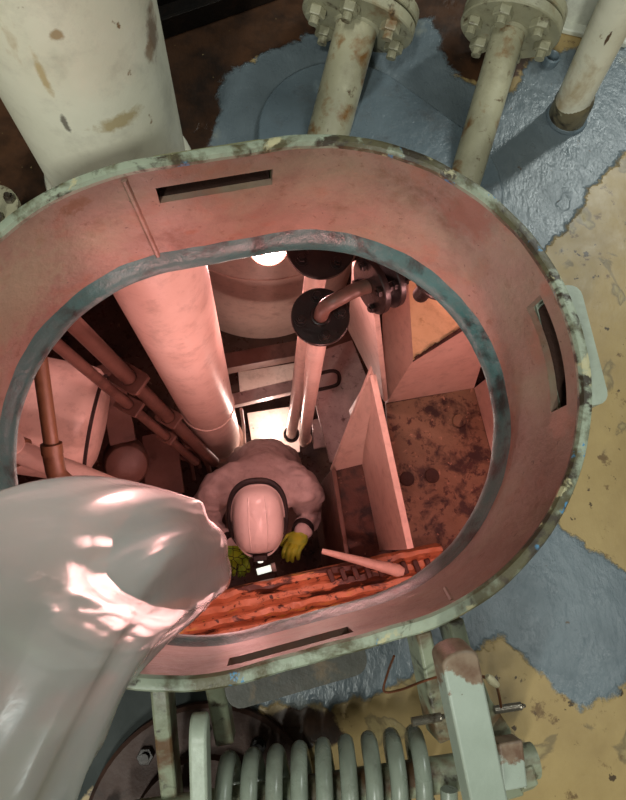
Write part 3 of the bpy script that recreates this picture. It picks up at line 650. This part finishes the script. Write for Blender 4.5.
# grey shelf plate with handle
sp = thing('shelf_plate', at(335, 400, -2.1), 'grey rust patched shelf plate with a bent rod handle under the black flange', 'plate')
MB().prism([at(317, 352, -2.1), at(352, 340, -2.1), at(376, 400, -2.1), at(345, 462, -2.1), at(330, 462, -2.1), at(314, 398, -2.1)], (0, 0, -.02)).build('plate', M['grey_plate'], sp, bevel=.003)
MB().tube(bez([at(312, 376, -2.04), at(330, 371, -2.03), at(338, 373, -2.03), at(339, 381, -2.03), at(334, 386, -2.03), at(312, 391, -2.04)], 6), .010, 10).build('handle', M['dark_steel'], sp)
MB().prism([at(312, 420, -2.30), at(324, 417, -2.30), at(328, 446, -2.30), at(314, 449, -2.30)], (0, 0, -.02)).build('lower_plate', M['grey_plate'], sp, bevel=.003)

# ------------------------------------------------------------------ small flanged pipes
def black_flange(t, c, ax, R, th, n, rb, a0, mat='black_flange', nr=.011):
    MB().lathe([(.004, 0), (R - .002, 0), (R, .002), (R, th - .002), (R - .002, th), (.004, th)], c, ax, 48).build('flange', M[mat], t)
    z = Vector(ax).normalized(); x = z.cross(Vector((0, 0, 1)))
    if x.length < 1e-3: x = Vector((1, 0, 0))
    x.normalize(); y = z.cross(x)
    for k in range(n):
        a = a0 + 2 * PI * k / n; p = Vector(c) + (x * math.cos(a) + y * math.sin(a)) * rb; mb = MB()
        mb.cyl(p + z * th, p + z * (th + .002), nr * 1.35, 16); hexnut(mb, p + z * (th + .002), z, nr, .010); mb.cyl(p - z * .014, p + z * (th + .020), nr * .55, 10)
        hexnut(mb, p - z * .010, z, nr, .010)
        mb.build('bolt', M[mat], t, ang=25)
F0 = at(320, 318, -.36); FB = at(304, 443, -2.45)
t = te = thing('elbow_pipe', FB, 'small pipe with black round flange and an elbow leading to a double flange', 'pipe')
MB().tube([FB, F0 - Vector((0, 0, .01))], .026, 28).build('riser', M['tank_white'], t)
fax = (at(320, 318, -.2) * .0 + Vector((0.0, -.12, 1))).normalized()
black_flange(t, F0, fax, .067, .014, 4, .046, .2)
E1 = at(378, 283, -.30)
path = [F0 + fax * .012, F0 + fax * .045, at(326, 306, -.285), at(338, 299, -.27), at(356, 290, -.285), E1]
MB().tube(bez(path, 8), .0165, 20).build('elbow', M['tank_dim'], t)
torus(MB(), F0 + fax * .016, fax, .019, .005, 24).build('weld_ring', M['black_flange'], t)
eax = (at(378, 283, -.30) - at(352, 293, -.285)).normalized()
eax = (eax + Vector((0, 0, .12))).normalized()
fl = at(369, 287, -.29)
black_flange(t, fl, eax, .066, .015, 4, .049, .7, nr=.0115)
black_flange(t, fl + eax * .040, eax, .066, .015, 4, .049, .7, nr=.0115)
MB().cyl(fl, fl + eax * .14, .0165, 20).build('pipe_end', M['black_flange'], t)
# second riser under the deck flange
G0 = at(320, 247, -.30); GB = at(291, 436, -2.45)
t = thing('riser_pipe', GB, 'pale vertical riser pipe behind the elbow pipe with black deck flange on top', 'pipe')
MB().tube([GB, G0], .028, 28).build('riser', M['tank_white'], t)
black_flange(t, G0, (0, -.1, 1), .078, .014, 4, .055, .7)
MB().lathe([(.02, 0), (.045, 0), (.045, .03), (.02, .03)], GB + Vector((0, 0, .03)), (0, 0, 1), 36).build('foot_flange', M['black_flange'], t)
MB().lathe([(.026, 0), (.034, 0), (.034, .05), (.026, .05)], FB + Vector((0, 0, .10)), (0, 0, 1), 28).build('pipe_collar', M['tank_wall'], te)
# dark flange disc tucked under the coaming at the right
c = at(440, 272, -.24); t = thing('blind_flange', c, 'dark rusty blind flange under the deck beside the double flange', 'flange')
black_flange(t, c, (.1, -.3, 1), .062, .016, 4, .044, .3)
MB().cyl(c, c - Vector((0, -.02, .16)), .02, 16).build('stub', M['black_flange'], t)

# lamp hanging at the trunk cylinder
c = at(268, 247, -.75); lp = thing('work_lamp', c, 'round glowing work lamp with wire guard hanging by the trunk cylinder', 'lamp')
MB().lathe([(.004, -.012), (.052, -.012), (.055, 0), (.050, .012), (.004, .014)], c, (0, -.25, 1), 36).build('lens', M['lamp_glow'], lp)
ax = Vector((0, -.25, 1)).normalized()
mb = MB(); torus(mb, c + ax * .018, ax, .060, .004, 36, 8); torus(mb, c + ax * .022, ax, .034, .003, 30, 8)
mb.build('guard_ring', M['tank_dim'], lp)
for k in range(3):
    a = k * PI / 3; d = Vector((math.cos(a), math.sin(a), 0)); d = (d - ax * d.dot(ax)).normalized()
    MB().tube([c + ax * .018 - d * .06, c + ax * .024, c + ax * .018 + d * .06], .003, 8).build('guard_wire', M['tank_dim'], lp)
MB().tube([c, c + Vector((.0, .05, .25)), c + Vector((0, .1, .70))], .006, 10).build('cable', M['black'], lp)

# ------------------------------------------------------------------ frame cells on the right
ZB, ZT = -1.62, -1.17
fr = thing('frame_cells', at(420, 470, ZB), 'pink painted steel frame cells with rust covered bottoms beside the worker', 'frame')
def plate(name, quad, th, mat, par=fr, bevel=.002):
    q = [Vector(p) for p in quad]; n = (q[1] - q[0]).cross(q[3] - q[0]).normalized() * th
    return MB().prism(q, n).build(name, mat, par, bevel=bevel)
def up(p, z): return Vector((p.x, p.y, z))
c1 = [at(386, 404, ZB), at(474, 388, ZB), at(503, 500, ZB), at(498, 575, ZB), at(398, 575, ZB)]
MB().prism(c1, (0, 0, -.02)).build('cell_floor', M['cell_floor'], fr)
c2 = [at(331, 470, ZB - .05), at(376, 460, ZB - .05), at(404, 600, ZB - .05), at(352, 600, ZB - .05)]
MB().prism(c2, (0, 0, -.02)).build('cell_floor', M['cell_floor_dark'], fr)
# holes in the rust of the first cell: sunken dark lightening holes with a rim
for (x, y) in ((432, 476), (407, 479)):
    p = at(x, y, ZB); MB().lathe([(.002, .002), (.032, .002), (.030, .006), (.004, .004)], p, (0, 0, 1), 20).build('drain_plug', M['rust_edge'], fr)
p = at(459, 421, ZB); MB().lathe([(.002, .002), (.034, .002), (.030, .010), (.004, .012)], p, (0, 0, 1), 9).build('scale_flake', M['cell_floor'], fr)
def on_plane(px, py, p0, p1, p2):
    n = (p1 - p0).cross(p2 - p0); a = Vector((0, 0, ZC)); d = at(px, py, 0) - a
    return a + d * ((p0 - a).dot(n) / d.dot(n))
# divider between the two cells
dA = at(376, 374, ZT); dB = at(414, 548, ZT)
plate('divider_plate', [up(dA, ZB - .1), up(dB, ZB - .1), dB, dA], .024, M['tank_wall'])
# head wall of the first cell with its side wall
b0, b1 = at(386, 403, ZB), at(474, 388, ZB); b2 = (b0 + b1) / 2 + Vector((.02, .05, .5))
q5 = [b0, b1, on_plane(488, 344, b0, b1, b2), on_plane(462, 326, b0, b1, b2), on_plane(413, 357, b0, b1, b2)]
MB().prism(q5, (.008, .02, 0)).build('head_plate', M['tank_wall'], fr, smooth=False)
sA = at(474, 388, ZB); sB = at(505, 505, ZB); sC = at(500, 600, ZB)
plate('side_plate', [sA, sB, up(sB, -.9), up(sA, -.9)], -.02, M['tank_wall'])
plate('side_plate', [sB, sC, up(sC, -.9), up(sB, -.9)], -.02, M['tank_wall'])
# second cell: sloped head plate and low kerb towards the pit
plate('gusset_plate', [at(331, 472, ZB - .05), at(376, 461, ZB - .05), at(381, 402, ZT - .02), at(372, 368, ZT + .02)], -.018, M['tank_wall'])
MB().bar(at(333, 470, ZB - .02), at(354, 605, ZB - .02), .018, .06).build('kerb', M['tank_dim'], fr, bevel=.002)
plate('kerb_side', [at(331, 470, ZB - .05), at(352, 605, ZB - .05), up(at(352, 605, ZB - .05), ZF + .01), up(at(331, 470, ZB - .05), ZF + .01)], .012, M['tank_dim'])
# folded upper web: pink face and light-tinted cream face meeting at an edge
wA = at(382, 316, -.96); wB = at(407, 258, -.84); wC = at(464, 286, -.86); eB, eC = q5[4] - Vector((0, .012, 0)), q5[3] - Vector((0, .012, 0)); eA = q5[0] - Vector((.004, .01, 0)); wC = on_plane(466, 284, eB, eC, wB); wA = on_plane(382, 316, eA, eB, wB)
MB().prism([eA, eB, wB, wA], (.01, .02, 0)).build('web_plate', M['tank_wall'], fr, smooth=False)
# vertical web behind the small pipes
vA = at(345, 352, -2.1); vB = at(383, 400, -1.6)
plate('tall_web', [at(348, 330, -1.9), at(384, 402, -1.55), at(372, 300, -.8), at(352, 262, -.8)], -.02, M['tank_white'])
cw = MB().prism([eB, eC, wC, wB], (.01, .02, 0)).build('cream_lit_plate', M['cream_lit_wall'], fr, smooth=False); cw['label'] = 'face tinted cream for the light from above, with crinkled paint'
# ragged rusty lower edge of the cream plate
mb = MB(); p0, p1 = eB, eC; n = 24; d = (p1 - p0); nn = d.cross(Vector((0, 0, 1))).normalized() * .004; vs = []; fs = []
for i in range(n + 1):
    q = p0 + d * (i / n); h = .012 + .05 * max(0, mnoise.noise(Vector((i * .45, 3.1, 0))) + .25)
    vs += [q + nn + Vector((0, 0, h)), q + nn - Vector((0, 0, .01)), q - nn + Vector((0, 0, h)), q - nn - Vector((0, 0, .01))]
for i in range(n):
    b = 4 * i; fs += [(b, b + 1, b + 5, b + 4), (b + 2, b + 6, b + 7, b + 3), (b, b + 4, b + 6, b + 2), (b + 1, b + 3, b + 7, b + 5)]
mb.add(vs, fs).build('rust_scale', M['rust_edge'], fr)

# ------------------------------------------------------------------ peeling beam under the near side of the opening
BA = at(150, 605, -1.50); BB = at(440, 542, -1.50); bd = (BB - BA).normalized(); bs = Vector((bd.y, -bd.x, 0)); bl = (BB - BA).length
bm_ = thing('peeling_beam', (BA + BB) / 2, 'corrugated beam with peeling orange red paint under the lower edge of the hatch', 'beam')
prof = []; 
for k in range(6):
    y0 = .046 * k; prof += [(y0 + .002, -.008 - .012 * (k > 2)), (y0 + .010, .012), (y0 + .030, .014), (y0 + .040, -.002)]
rows = 90; mb = MB(); vs = []; m = len(prof)
for i in range(rows + 1):
    c = BA + bd * bl * i / rows
    for j, (y, z) in enumerate(prof):
        q = c + bs * y + Vector((0, 0, z)); q += Vector((0, 0, mnoise.noise(q * 30) * .006)) + bs * mnoise.noise(q * 18 + Vector((9, 0, 0))) * .008
        vs.append(q)
    for j, (y, z) in reversed(list(enumerate(prof))): vs.append(c + bs * y + Vector((0, 0, -.07)))
mm = 2 * m
fs = [(i * mm + k, i * mm + (k + 1) % mm, (i + 1) * mm + (k + 1) % mm, (i + 1) * mm + k) for i in range(rows) for k in range(mm)]
fs += [tuple(range(mm)), tuple(rows * mm + k for k in range(mm - 1, -1, -1))]
mb.add(vs, fs).build('ribbed_face', M['rusty_beam'], bm_, ang=50)
MB().bar(BA + bs * .25 + Vector((0, 0, -.05)), BB + bs * .25 + Vector((0, 0, -.05)), .06, .09).build('lower_flange', M['beam_dark'], bm_, bevel=.006)
for k in range(9):      # serrated steps along the far end
    a = BA + bd * (bl * (.60 + .042 * k)) + bs * (.035 + .005 * k)
    MB().box(a + Vector((0, 0, .020)), (.020, .05, .022), Matrix.Rotation(.35, 3, 'Z')).build('tooth', M['beam_dark'], bm_, bevel=.003)
a = at(322, 551, -1.44); b = at(404, 572, -1.41)
o = MB().tube([a, a.lerp(b, .5), a.lerp(b, .93), b], [.010, .017, .024, .014], 16).build('loose_bar', M['tank_wall']); tag(o, 'pink round ended bar lying along the peeling beam', 'bar')

# ------------------------------------------------------------------ left side: pipes, clamps and the horizontal drum
dr = thing('drum', at(60, 430, -1.1), 'pink painted horizontal drum with flanged end behind the brown elbow pipe', 'drum')
d0 = at(-70, 398, -1.20); d1 = at(86, 424, -1.30); dx = (d1 - d0).normalized()
MB().lathe([(.05, 0), (.215, 0.0), (.215, (d1 - d0).length - .02), (.208, (d1 - d0).length + .012), (.185, (d1 - d0).length + .036), (.13, (d1 - d0).length + .058), (.05, (d1 - d0).length + .066)], d0, dx, 56).build('shell', M['tank_white'], dr)
torus(MB(), d1 + dx * .036, dx, .187, .007, 56).build('end_ring', M['tank_black'], dr)
t = thing('brown_elbow_pipe', at(53, 465, -.7), 'brown rusty pipe running down to an elbow over the pink drum', 'pipe')
a = at(34, 318, -.55); b = at(52, 450, -.72)
MB().cyl(a, b, .0195, 24).build('pipe', M['brown_pipe'], t)
MB().lathe([(.02, 0), (.028, .002), (.028, .03), (.02, .032)], b - (b - a).normalized() * .02, b - a, 28).build('collar', M['brown_pipe'], t)
MB().tube(bez([b, at(54, 462, -.735), at(58, 476, -.75), at(72, 488, -.76)], 6), .026, 20).build('elbow', M['brown_pipe'], t)
t = thing('branch_pipe', at(25, 455, -.9), 'pink branch pipe with a ring collar passing under the brown pipe', 'pipe')
a = at(-30, 432, -.9); b = at(125, 494, -.9); MB().cyl(a, b, .034, 28).build('pipe', M['tank_white'], t)
q = a.lerp(b, .30); MB().lathe([(.034, 0), (.045, 0), (.045, .02), (.034, .02)], q, b - a, 30).build('collar', M['brown_pipe'], t)
q = at(12, 443, -.84); MB().lathe([(.005, 0), (.034, 0), (.034, .015), (.005, .015)], q, (.2, -.1, 1), 28).build('cap', M['tank_white'], t)
# two diagonal pipes with clamps
def clamp_pipe(pa, pb, r, label, clamps, mat):
    a = at(*pa); b = at(*pb); t = thing('clamped_pipe', b, label, 'pipe')
    MB().cyl(a, b, r, 24).build('pipe', mat, t)
    d = (b - a).normalized()
    for f, w, h in clamps:
        c = a.lerp(b, f); x = d.cross(Vector((0, 0, 1))).normalized(); y = d.cross(x)
        poly = [(-w / 2, -h * .3), (w / 2, -h * .3), (w / 2, h * .7), (-w / 2, h * .7)]
        # clamp plate with a round hole for the pipe
        n = 24; mb = MB(); vs = []; fs = []
        for k in range(n):
            an = 2 * PI * k / n; cx_, sy_ = math.cos(an), math.sin(an)
            tt = min((w / 2) / max(abs(cx_), 1e-6), (h * .62) / max(abs(sy_), 1e-6))
            for rr_ in (r * 1.08, tt):
                for th in (-.008, .008): vs.append(c + x * cx_ * rr_ + y * sy_ * rr_ + d * th)
        for k in range(n):
            l = (k + 1) % n; A_, B_ = 4 * k, 4 * l
            fs += [(A_, A_ + 2, B_ + 2, B_), (A_ + 1, B_ + 1, B_ + 3, A_ + 3), (A_ + 2, A_ + 3, B_ + 3, B_ + 2), (A_, B_, B_ + 1, A_ + 1)]
        mb.add(vs, fs).build('clamp_plate', M['tank_dim'], t, bevel=.002)
    return t
clamp_pipe((62, 312, -.62), (214, 462, -2.05), .026, 'thicker reddish clamped pipe slanting down beside the wide pipe', [(.30, .085, .10), (.56, .07, .08)], M['tank_dim'])
clamp_pipe((40, 330, -.60), (196, 462, -1.95), .018, 'thinner reddish clamped pipe slanting down beneath the thicker clamped pipe', [(.42, .06, .08), (.70, .05, .06)], M['tank_dim'])
# pump stand: upright plate and rounded housing
t = thing('pump_stand', at(120, 450, -1.3), 'dim brown upright bracket plate with rounded housing under the clamped pipes', 'bracket')
plate('bracket_plate', [at(96, 366, -1.62), at(120, 360, -1.62), at(136, 440, -1.72), at(110, 446, -1.72)], .02, M['tank_dim'], t)
c = at(126, 462, -1.80)
MB().lathe([(.02, -.12), (.085, -.12), (.098, -.10), (.098, .05), (.085, .075), (.05, .09), (.02, .09)], c, (.25, -.35, .9), 32).build('housing', M['tank_dim'], t)
plate('base_plate', [at(142, 436, -2.1), at(176, 430, -2.1), at(184, 492, -2.1), at(146, 498, -2.1)], .03, M['tank_dim'], t)
# cables in the dark gap
for i, (pl_, r_, lb) in enumerate(((((178, 428), (186, 446), (196, 452), (200, 468)), .010, 'upper dark cable looping down in the gap beside the wide pipe'), (((168, 440), (178, 456), (190, 462), (194, 480)), .010, 'lower dark cable looping down over the pump stand'), (((196, 448), (203, 458), (208, 466), (210, 474)), .012, 'short cable tucked against the foot of the wide pipe'))):
    o = MB().tube(bez([at(x, y, -2.2 - .04 * k) for k, (x, y) in enumerate(pl_)], 8), r_, 10).build('cable', M['tank_dim']); tag(o, lb, 'cable')

# ------------------------------------------------------------------ the worker
def remeshed(name, mb, vox, smooth_it=6, mat=None):
    me = mb.mesh(name); o = bpy.data.objects.new(name, me); col.objects.link(o)
    r = o.modifiers.new('remesh', 'REMESH'); r.mode = 'VOXEL'; r.voxel_size = vox
    s = o.modifiers.new('smooth', 'SMOOTH'); s.iterations = smooth_it; s.factor = .5
    bpy.context.view_layer.update(); dg = bpy.context.evaluated_depsgraph_get()
    nm = bpy.data.meshes.new_from_object(o.evaluated_get(dg)); bpy.data.objects.remove(o); nm.shade_smooth(); nm.name = name
    if mat: nm.materials.append(mat)
    return nm
def limb(mb, pts, rs, n=14):
    P = [Vector(p) for p in pts]; Q = bez(P, 5); R = []
    for i in range(len(Q)):
        t = i / 5; k = min(int(t), len(rs) - 2); R.append(rs[k] + (rs[k + 1] - rs[k]) * (t - k))
    mb.tube(Q, R, n); mb.ball(Q[0], R[0], n); mb.ball(Q[-1], R[-1], n)
HCn = at(258, 519, -1.56)                       # helmet centre
hx, hy = HCn.x, HCn.y
body = MB()
pelvis = Vector((hx + .03, .47, -2.26)); waist = Vector((hx + .025, .45, -2.10)); chest = Vector((hx + .02, .34, -1.92)); neck = Vector((hx + .01, .225, -1.78))
for c_, r_ in ((pelvis, (.17, .14, .13)), (waist, (.165, .125, .13)), (chest, (.185, .135, .14)), (Vector((hx + .015, .29, -1.85)), (.19, .10, .11)), (neck.lerp(chest, .35), (.15, .09, .09))):
    body.ball(c_, r_, 20)
limb(body, [pelvis, waist, chest, neck], [.13, .13, .125, .06])
limb(body, [neck + Vector((0, .02, -.03)), Vector((hx, hy + .03, -1.66))], [.062, .058])
body.ball((hx, hy, -1.64), (.078, .098, .115), 20)
body.ball((hx, hy - .095, -1.665), (.014, .02, .018), 10)                        # nose
for k in (-1, 1): body.ball((hx + .08 * k, hy + .01, -1.66), (.012, .022, .032), 10)   # ears
hand_r = at(294, 548, -1.74); hand_l = at(243, 560, -1.76)
shR = Vector((hx + .205, .285, -1.85)); shL = Vector((hx - .185, .285, -1.85))
elR = at(310, 514, -1.97); elL = at(206, 522, -1.97)
wrR = at(302, 531, -1.83); wrL = at(229, 545, -1.84)
limb(body, [chest + Vector((.12, 0, .02)), shR, elR, wrR], [.10, .088, .062, .044])
limb(body, [chest + Vector((-.12, 0, .02)), shL, elL, wrL], [.10, .088, .062, .044])
for k in (-1, 1):
    hip = pelvis + Vector((.09 * k, 0, -.04)); knee = Vector((hx + .03 + .14 * k, .12, -2.40)); ank = Vector((hx + .03 + .12 * k, .40, ZF + .09)); toe = Vector((hx + .03 + .13 * k, .22, ZF + .06))
    limb(body, [hip, knee], [.115, .075]); limb(body, [knee, knee.lerp(ank, .4), ank], [.075, .07, .05]); limb(body, [ank, toe], [.055, .045])
bmesh_ = remeshed('person', body, .011, 5)
bmesh_.materials.append(M['cloth']); bmesh_.materials.append(M['skin'])
for p in bmesh_.polygons:
    c_ = p.center
    if c_.z > -1.755 and abs(c_.x - hx) < .12 and c_.y < hy + .13: p.material_index = 1
# fold relief of the coverall
for v in bmesh_.vertices:
    if v.co.z < -1.76:
        q = Vector((v.co.x * 9, v.co.y * 14, v.co.z * 14)); v.co += v.normal * (mnoise.noise(q) * .014 + abs(mnoise.noise(q * 1.6)) * .014 - .004)
person = bpy.data.objects.new('person', bmesh_); col.objects.link(person)
tag(person, 'crouching worker in pale coverall, white helmet and green gloves at the bottom of the tank', 'person')
# helmet: shell lofted over the head, tilted forward
HR = Matrix.Rotation(.06, 3, 'Z') @ Matrix.Rotation(.30, 3, 'X')
def hpt(x, y, z): return HCn + HR @ Vector((x, y, z))
mb = MB(); n, m = 40, 12; vs = [hpt(0, 0, .118)]; fs = []
for i in range(1, m + 1):
    t = (i / m) * PI / 2
    for k in range(n):
        a = 2 * PI * k / n; ca, sa = math.cos(a), math.sin(a); e = 2 / 2.7
        X = math.copysign(abs(ca) ** e, ca) * .103 * math.sin(t) ** .72; Yy = math.copysign(abs(sa) ** e, sa) * .134 * math.sin(t) ** .72
        Z = .118 * math.cos(t) ** .9 if t < PI / 2 - 1e-6 else 0
        if abs(abs(X) - .034) < .010 and i > 1: Z -= .003 if i < m - 1 else 0
        vs.append(hpt(X, Yy, Z))
for k in range(n):
    a = 2 * PI * k / n; ca, sa = math.cos(a), math.sin(a); e = 2 / 2.5; pk = max(0, -sa) ** 3 * .022
    vs.append(hpt(math.copysign(abs(ca) ** e, ca) * .109, math.copysign(abs(sa) ** e, sa) * (.140 + pk), -.006))
for k in range(n):
    a = 2 * PI * k / n; ca, sa = math.cos(a), math.sin(a); e = 2 / 2.5
    vs.append(hpt(math.copysign(abs(ca) ** e, ca) * .100, math.copysign(abs(sa) ** e, sa) * .130, -.012))
for k in range(n):
    l = (k + 1) % n; fs.append((0, 1 + k, 1 + l))
    for i in range(m + 1): fs.append((1 + i * n + k, 1 + (i + 1) * n + k, 1 + (i + 1) * n + l, 1 + i * n + l))
mb.add(vs, fs); he = mb.build('helmet', M['helmet'], person, ang=60); he['label'] = 'white hard hat'
for sx_ in (-1, 1):
    pts = []
    for i in range(15):
        t = -.85 + 1.7 * i / 14; y = .125 * t; r_ = max(0, 1 - (abs(y) / .134) ** 2.6) ** .5; pts.append(hpt(sx_ * (.036 - .006 * t * t), y, .118 * r_ ** .95 * .965 + .001))
    o = MB().tube(pts, .0022, 6).build('ridge', M['helmet'], person); o.parent = he; o.matrix_parent_inverse = Matrix.Identity(4)
o = MB().box(hpt(-.012, .108, .066), (.020, .008, .006), HR).build('vent', M['black'], person); o.parent = he
pts = []
for k in range(44):
    a = 2 * PI * k / 44; ca, sa = math.cos(a), math.sin(a); e = 2 / 2.5
    pts.append(hpt(math.copysign(abs(ca) ** e, ca) * .112, math.copysign(abs(sa) ** e, sa) * .140 + .012, -.022))
MB().tube(pts, .013, 8, closed=True).build('dark_hood', M['black'], person)
mb = MB(); mb.box(hpt(0, -.150, .022), (.060, .026, .034), HR); o = mb.build('headlamp', M['black'], person, bevel=.006)
pts = [hpt(.104 * math.cos(PI + PI * k / 14), .142 * math.sin(PI + PI * k / 14), .012) for k in range(15)]
MB().tube(pts, .007, 6).build('headlamp_strap', M['black'], person)
o = MB().lathe([(.002, 0), (.012, 0), (.010, .006), (.002, .007)], hpt(0, -.166, .020), HR @ Vector((0, -1, .1)), 18).build('headlamp_lens', M['torch_glow'], person)
# gloves: palm, four fingers and a thumb each
def glove(c, fwd, side, thumb, mat, name):
    """c wrist end of palm; fwd finger direction; side across the palm towards the thumb"""
    mb = MB(); f = Vector(fwd).normalized(); s = Vector(side); s = (s - f * s.dot(f)).normalized(); u = f.cross(s)
    if u.z < 0: u = -u
    c = Vector(c); R = Matrix((s, f, u)).transposed()
    mb.ball(c + f * .045, (.046, .055, .020), 16, R)
    mb.ball(c + f * .005, (.036, .035, .026), 14, R)
    for i, ln in enumerate((.070, .080, .076, .060)):
        b = c + f * .075 + s * (.033 - .022 * i) + u * .004
        k1 = b + f * ln * .42 + u * .006; k2 = k1 + f * ln * .30 - u * ln * .22; k3 = k2 + f * ln * .06 - u * ln * .34
        limb(mb, [b - f * .03, b, k1, k2, k3], [.0105, .0105, .0100, .0094, .0086], 10)
    tb = c + f * .022 + s * .036
    limb(mb, [tb, tb + s * .022 + f * .022 - u * .006, tb + s * .026 + f * .052 - u * .018], [.014, .012, .010], 10)
    return link(name, remeshed(name, mb, .0035, 3, mat), None, person)
gr = glove(wrR + Vector((-.005, -.01, .012)), at(286, 562, -1.72) - wrR, (-1, -.1, 0), 1, M['glove_b'], 'glove')
gl_ = glove(wrL + Vector((.0, -.01, .012)), at(246, 574, -1.76) - wrL, (1, -.2, 0), 1, M['glove'], 'glove')
for w_, e_ in ((wrR, elR), (wrL, elL)):
    d = (w_ - e_).normalized(); MB().lathe([(.036, -.03), (.050, -.03), (.048, .005), (.036, .005)], w_, d, 24).build('cuff', M['black'], person)
# lit torch held between the gloves
a = at(257, 572, -1.66); b = at(271, 568, -1.66); tc = thing('hand_torch', a, 'small lit white torch held between the green gloves', 'torch')
MB().cyl(a, b, .013, 18).build('barrel', M['torch_glow'], tc)
MB().lathe([(.013, 0), (.018, .006), (.018, .02), (.012, .02)], b, b - a, 20).build('head', M['helmet'], tc)

# ------------------------------------------------------------------ plastic ventilation duct draped over the rim
ctrl = [at(-200, 930, .50), at(-135, 815, .48), at(-62, 702, .44), at(15, 616, .37), at(92, 573, .25), at(142, 558, .11), at(160, 556, -.03), at(168, 556, -.16)]
rad = [.105, .105, .105, .107, .107, .108, .108, .100]
cl = bez(ctrl, 16); n = 96; m = len(cl); mb = MB(); vs = []; x = Vector((0, 0, 1))
for i, p in enumerate(cl):
    t = (cl[min(i + 1, m - 1)] - cl[max(i - 1, 0)]).normalized(); x = (x - t * x.dot(t)).normalized(); y = t.cross(x)
    s = i / 16; k = min(int(s), len(rad) - 2); r_ = rad[k] + (rad[k + 1] - rad[k]) * (s - k)
    for j in range(n):
        a = 2 * PI * j / n; ca, sa = math.cos(a), math.sin(a)
        fold = .022 * abs(mnoise.noise(Vector((ca * 1.5, sa * 1.5, s * .22)))) + .004 * mnoise.noise(Vector((ca * 4, sa * 4, s * .4 + 4)))
        fold += .007 * (1 - min(1, abs(mnoise.noise(Vector((ca * 1.4 + 7, sa * 1.4, s * .25 + 2)))) * 6))
        q = p + (x * ca * .86 + y * sa * 1.02) * (r_ + fold - .008); e = float(sd(q.x, q.y))
        if .268 < e < .335 and q.z < .262:          # the soft duct rests on the rim instead of cutting it
            if q.z > .10: q.z = .262
            elif e > .282:
                sp_ = HC + HX * max(-HL, min(HL, (q - HC).dot(HX))); f_ = .282 / e; q.x = sp_.x + (q.x - sp_.x) * f_; q.y = sp_.y + (q.y - sp_.y) * f_
        vs.append(q)
fs = [(i * n + j, i * n + (j + 1) % n, (i + 1) * n + (j + 1) % n, (i + 1) * n + j) for i in range(m - 1) for j in range(n)]
o = mb.add(vs, fs).build('ventilation_duct', M['plastic'], ang=180); tag(o, 'translucent plastic ventilation duct draped over the rim into the hatch', 'duct')
